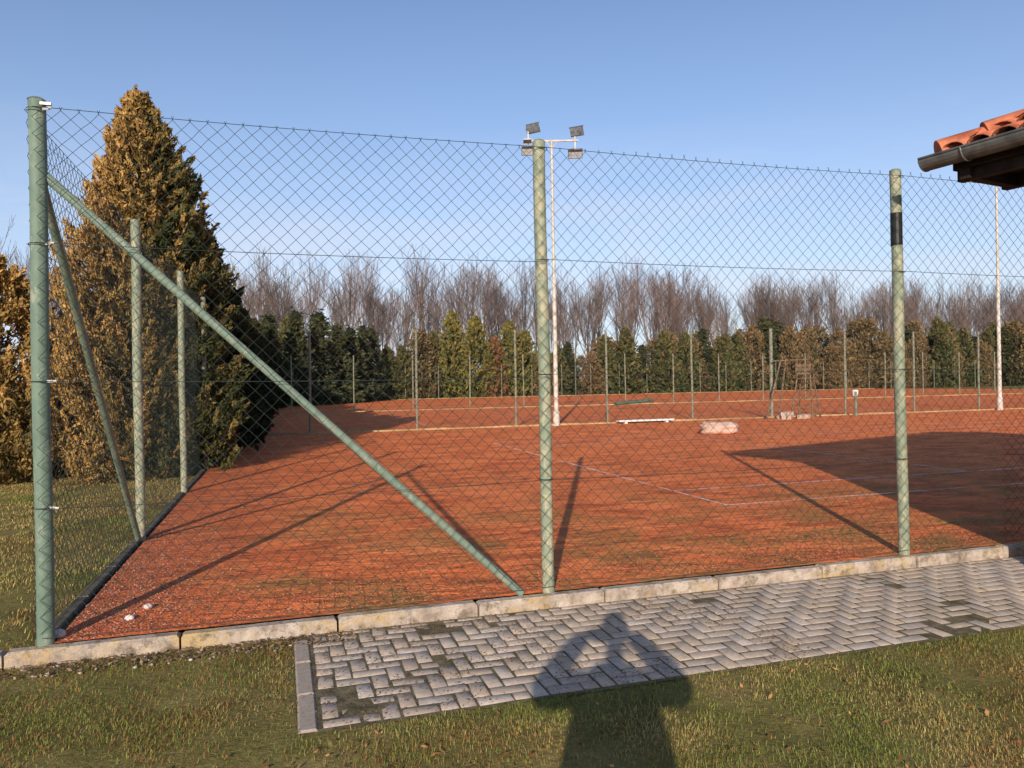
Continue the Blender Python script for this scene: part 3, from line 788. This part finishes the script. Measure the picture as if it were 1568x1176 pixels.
tc=N(nt,'ShaderNodeTexCoord');sz=N(nt,'ShaderNodeSeparateXYZ');nt.links.new(tc.outputs['Object'],sz.inputs[0])
c=ramp(nt,math_(nt,'GREATER_THAN',sz.outputs['Z'],.88),[(.4,(.03,.04,.07)),(.6,(.05,.055,.05))])
nt.links.new(c,b.inputs['Base Color']);bump(nt,b,noise(nt,9,4,.6,tc.outputs['Object']),.6,.03)
m_skin=simple('skin',(.50,.29,.21),(.58,.35,.26),6,.55,.1,.001,80)
m_hair=simple('hair_dark',(.03,.02,.012),(.07,.045,.03),40,.7,.6,.004,120)
m_shoe=simple('shoe_leather',(.02,.015,.012),(.05,.035,.025),20,.5)
vs=[(0,0,1.0),(0,0,1.18),(0,0,1.42),(0,.0,1.60),(0,.02,1.67)]
ed=[(0,1),(1,2),(2,3),(3,4)];rd=[(.30,.19),(.30,.19),(.29,.18),(.15,.12),(.085,.085)]
for s in (-1,1):
    b0=len(vs)
    vs+=[(s*.18,0,1.57),(s*.31,.06,1.52),(s*.40,.12,1.47),(s*.27,.20,1.63),(s*.150,.29,1.745)]
    ed+=[(2,b0),(b0,b0+1),(b0+1,b0+2),(b0+2,b0+3),(b0+3,b0+4)];rd+=[.12,.10,.09,.078,.052]
    b0=len(vs)
    vs+=[(s*.11,0,.90),(s*.13,.02,.52),(s*.14,-.02,.12)]
    ed+=[(0,b0),(b0,b0+1),(b0+1,b0+2)];rd+=[.125,.09,.065]
skin('clothed_body',vs,ed,rd,m_cloth)
for s in (-1,1): skin('shoe',[(s*.14,-.06,.06),(s*.145,.06,.055),(s*.155,.17,.04)],[(0,1),(1,2)],[(.05,.055),(.05,.05),(.042,.035)],m_shoe)
bmm=bmesh.new();bmesh.ops.create_uvsphere(bmm,u_segments=40,v_segments=28,radius=1)
for v in bmm.verts:
    x,y,z=v.co
    X=x*.082;Y=y*.102;Z=z*.13
    if z<0: X*=1-.28*z*z;Y*=1-.10*z*z; 
    if z<-.3 and y>0: Y+=.012*(-z-.3)
    if y>0:
        Y+=.026*math.exp(-((x/.16)**2+((z+.12)/.20)**2))
        Y-=.010*(math.exp(-(((abs(x)-.38)/.2)**2+((z-.08)/.14)**2)))
        Y+=.007*math.exp(-((x/.3)**2+((z+.48)/.09)**2))
        Y+=.006*math.exp(-((x/.6)**2+((z-.28)/.1)**2))
    v.co=(X,Y,Z)
F=[tuple(v.index for v in f.verts) for f in bmm.faces];V=[v.co.copy() for v in bmm.verts];bmm.free()
hc=Vector((.022,.045,1.845))
mesh_obj('head',[v+hc for v in V],F,m_skin,ph,True)
skin('neck',[(0,.0,1.60),(0.005,.02,1.68),(.02,.04,1.78)],[(0,1),(1,2)],[.064,.058,.057],m_skin)
hv=[];
for v in V:
    p=v.copy();p.x*=1.12;p.z*=1.10;p.y*=1.08
    front=v.y>.02
    if front and v.z<.065: p=Vector((v.x*.9,min(v.y*.8,.05),max(v.z,.0)*.9))
    if v.z<-.06: p=Vector((v.x*.85,v.y*.85,-.06))
    hv.append(p+hc+Vector((0,-.006,.004)))
mesh_obj('hair',hv,F,m_hair,ph,True)
m=MB()
for s in (-1,1):
    m.tube(hc+Vector((s*.078,-.005,-.01)),hc+Vector((s*.096,-.018,-.005)),.03,.026,10)
m.obj('ears',m_skin,ph,True)
m=MB()
for s in (-1,1): m.tube(hc+Vector((s*.031,.083,.012)),hc+Vector((s*.031,.0955,.012)),.013,.006,10)
m.obj('eyes',m_white,ph,True)
m=MB();m.box((0,.322,1.72),(.158,.009,.076),bev=.003);m.obj('smartphone',m_tape,ph)
for s in (-1,1):
    vs=[(s*.150,.29,1.745),(s*.122,.306,1.745),(s*.104,.316,1.735)];ed=[(0,1),(1,2)];rd=[(.032,.028),(.036,.022),(.036,.017)]
    for k in range(4):
        zz=1.765-.024*k;L=(.056,.064,.060,.048)[k];b0=len(vs)
        vs+=[(s*.094,.328,zz-.004),(s*(.094-L*.5),.3345,zz),(s*(.094-L),.333,zz+.002)]
        ed+=[(2,b0),(b0,b0+1),(b0+1,b0+2)];rd+=[.010,.0085,.007]
    b0=len(vs);vs+=[(s*.088,.305,1.70),(s*.07,.304,1.71),(s*.052,.308,1.72)];ed+=[(1,b0),(b0,b0+1),(b0+1,b0+2)];rd+=[.012,.010,.008]
    skin('hand',vs,ed,rd,m_skin)

# ------------------------------------------------------------ light
el=math.radians(18.7);az=yaw+math.radians(6.8)
sd=Vector((-math.sin(az)*math.cos(el),-math.cos(az)*math.cos(el),math.sin(el)))
sl_=bpy.data.lights.new('sun','SUN');sl_.energy=5.0;sl_.angle=math.radians(.5);sl_.color=(1,.89,.74)
so=bpy.data.objects.new('sun',sl_);link(so);so.rotation_euler=sd.to_track_quat('Z','Y').to_euler();so.location=(0,-20,20)
w=bpy.data.worlds.new('World');sc.world=w;w.use_nodes=True;nt=w.node_tree
bg=nt.nodes['Background'];sky=N(nt,'ShaderNodeTexSky',sky_type='NISHITA');sky.sun_disc=False
sky.sun_elevation=el;sky.sun_rotation=math.atan2(sd.x,sd.y);sky.air_density=1.0;sky.dust_density=.5;sky.ozone_density=2.5
tc=N(nt,'ShaderNodeTexCoord');mp=N(nt,'ShaderNodeMapping');mp.inputs['Scale'].default_value=(1.0,1.0,5);mp.inputs['Rotation'].default_value=(.0,.35,.4)
nt.links.new(tc.outputs['Generated'],mp.inputs[0])
cl=noise(nt,1.9,8,.62,mp.outputs[0],.6)
sep=N(nt,'ShaderNodeSeparateXYZ');nt.links.new(tc.outputs['Generated'],sep.inputs[0])
band=ramp(nt,sep.outputs['Z'],[(0,(.8,.8,.8)),(.12,(.7,.7,.7)),(.22,(.4,.4,.4)),(.32,(0,0,0))])
cf=math_(nt,'MULTIPLY',ramp(nt,cl,[(.45,(0,0,0)),(.70,(1,1,1))]),band)
hz=ramp(nt,sep.outputs['Z'],[(0,(.75,.75,.75)),(.12,(.5,.5,.5)),(.32,(.10,.10,.10)),(.5,(0,0,0))])
c=mixc(nt,1.0,sky.outputs[0],(1.12,1.08,1.16),'MULTIPLY')
c=mixc(nt,hz,c,(4.6,5.1,6.3))
c=mixc(nt,cf,c,(5.7,5.8,6.5))
nt.links.new(c,bg.inputs[0]);bg.inputs[1].default_value=.14
sc.view_settings.view_transform='Standard';sc.view_settings.look='None';sc.view_settings.exposure=0
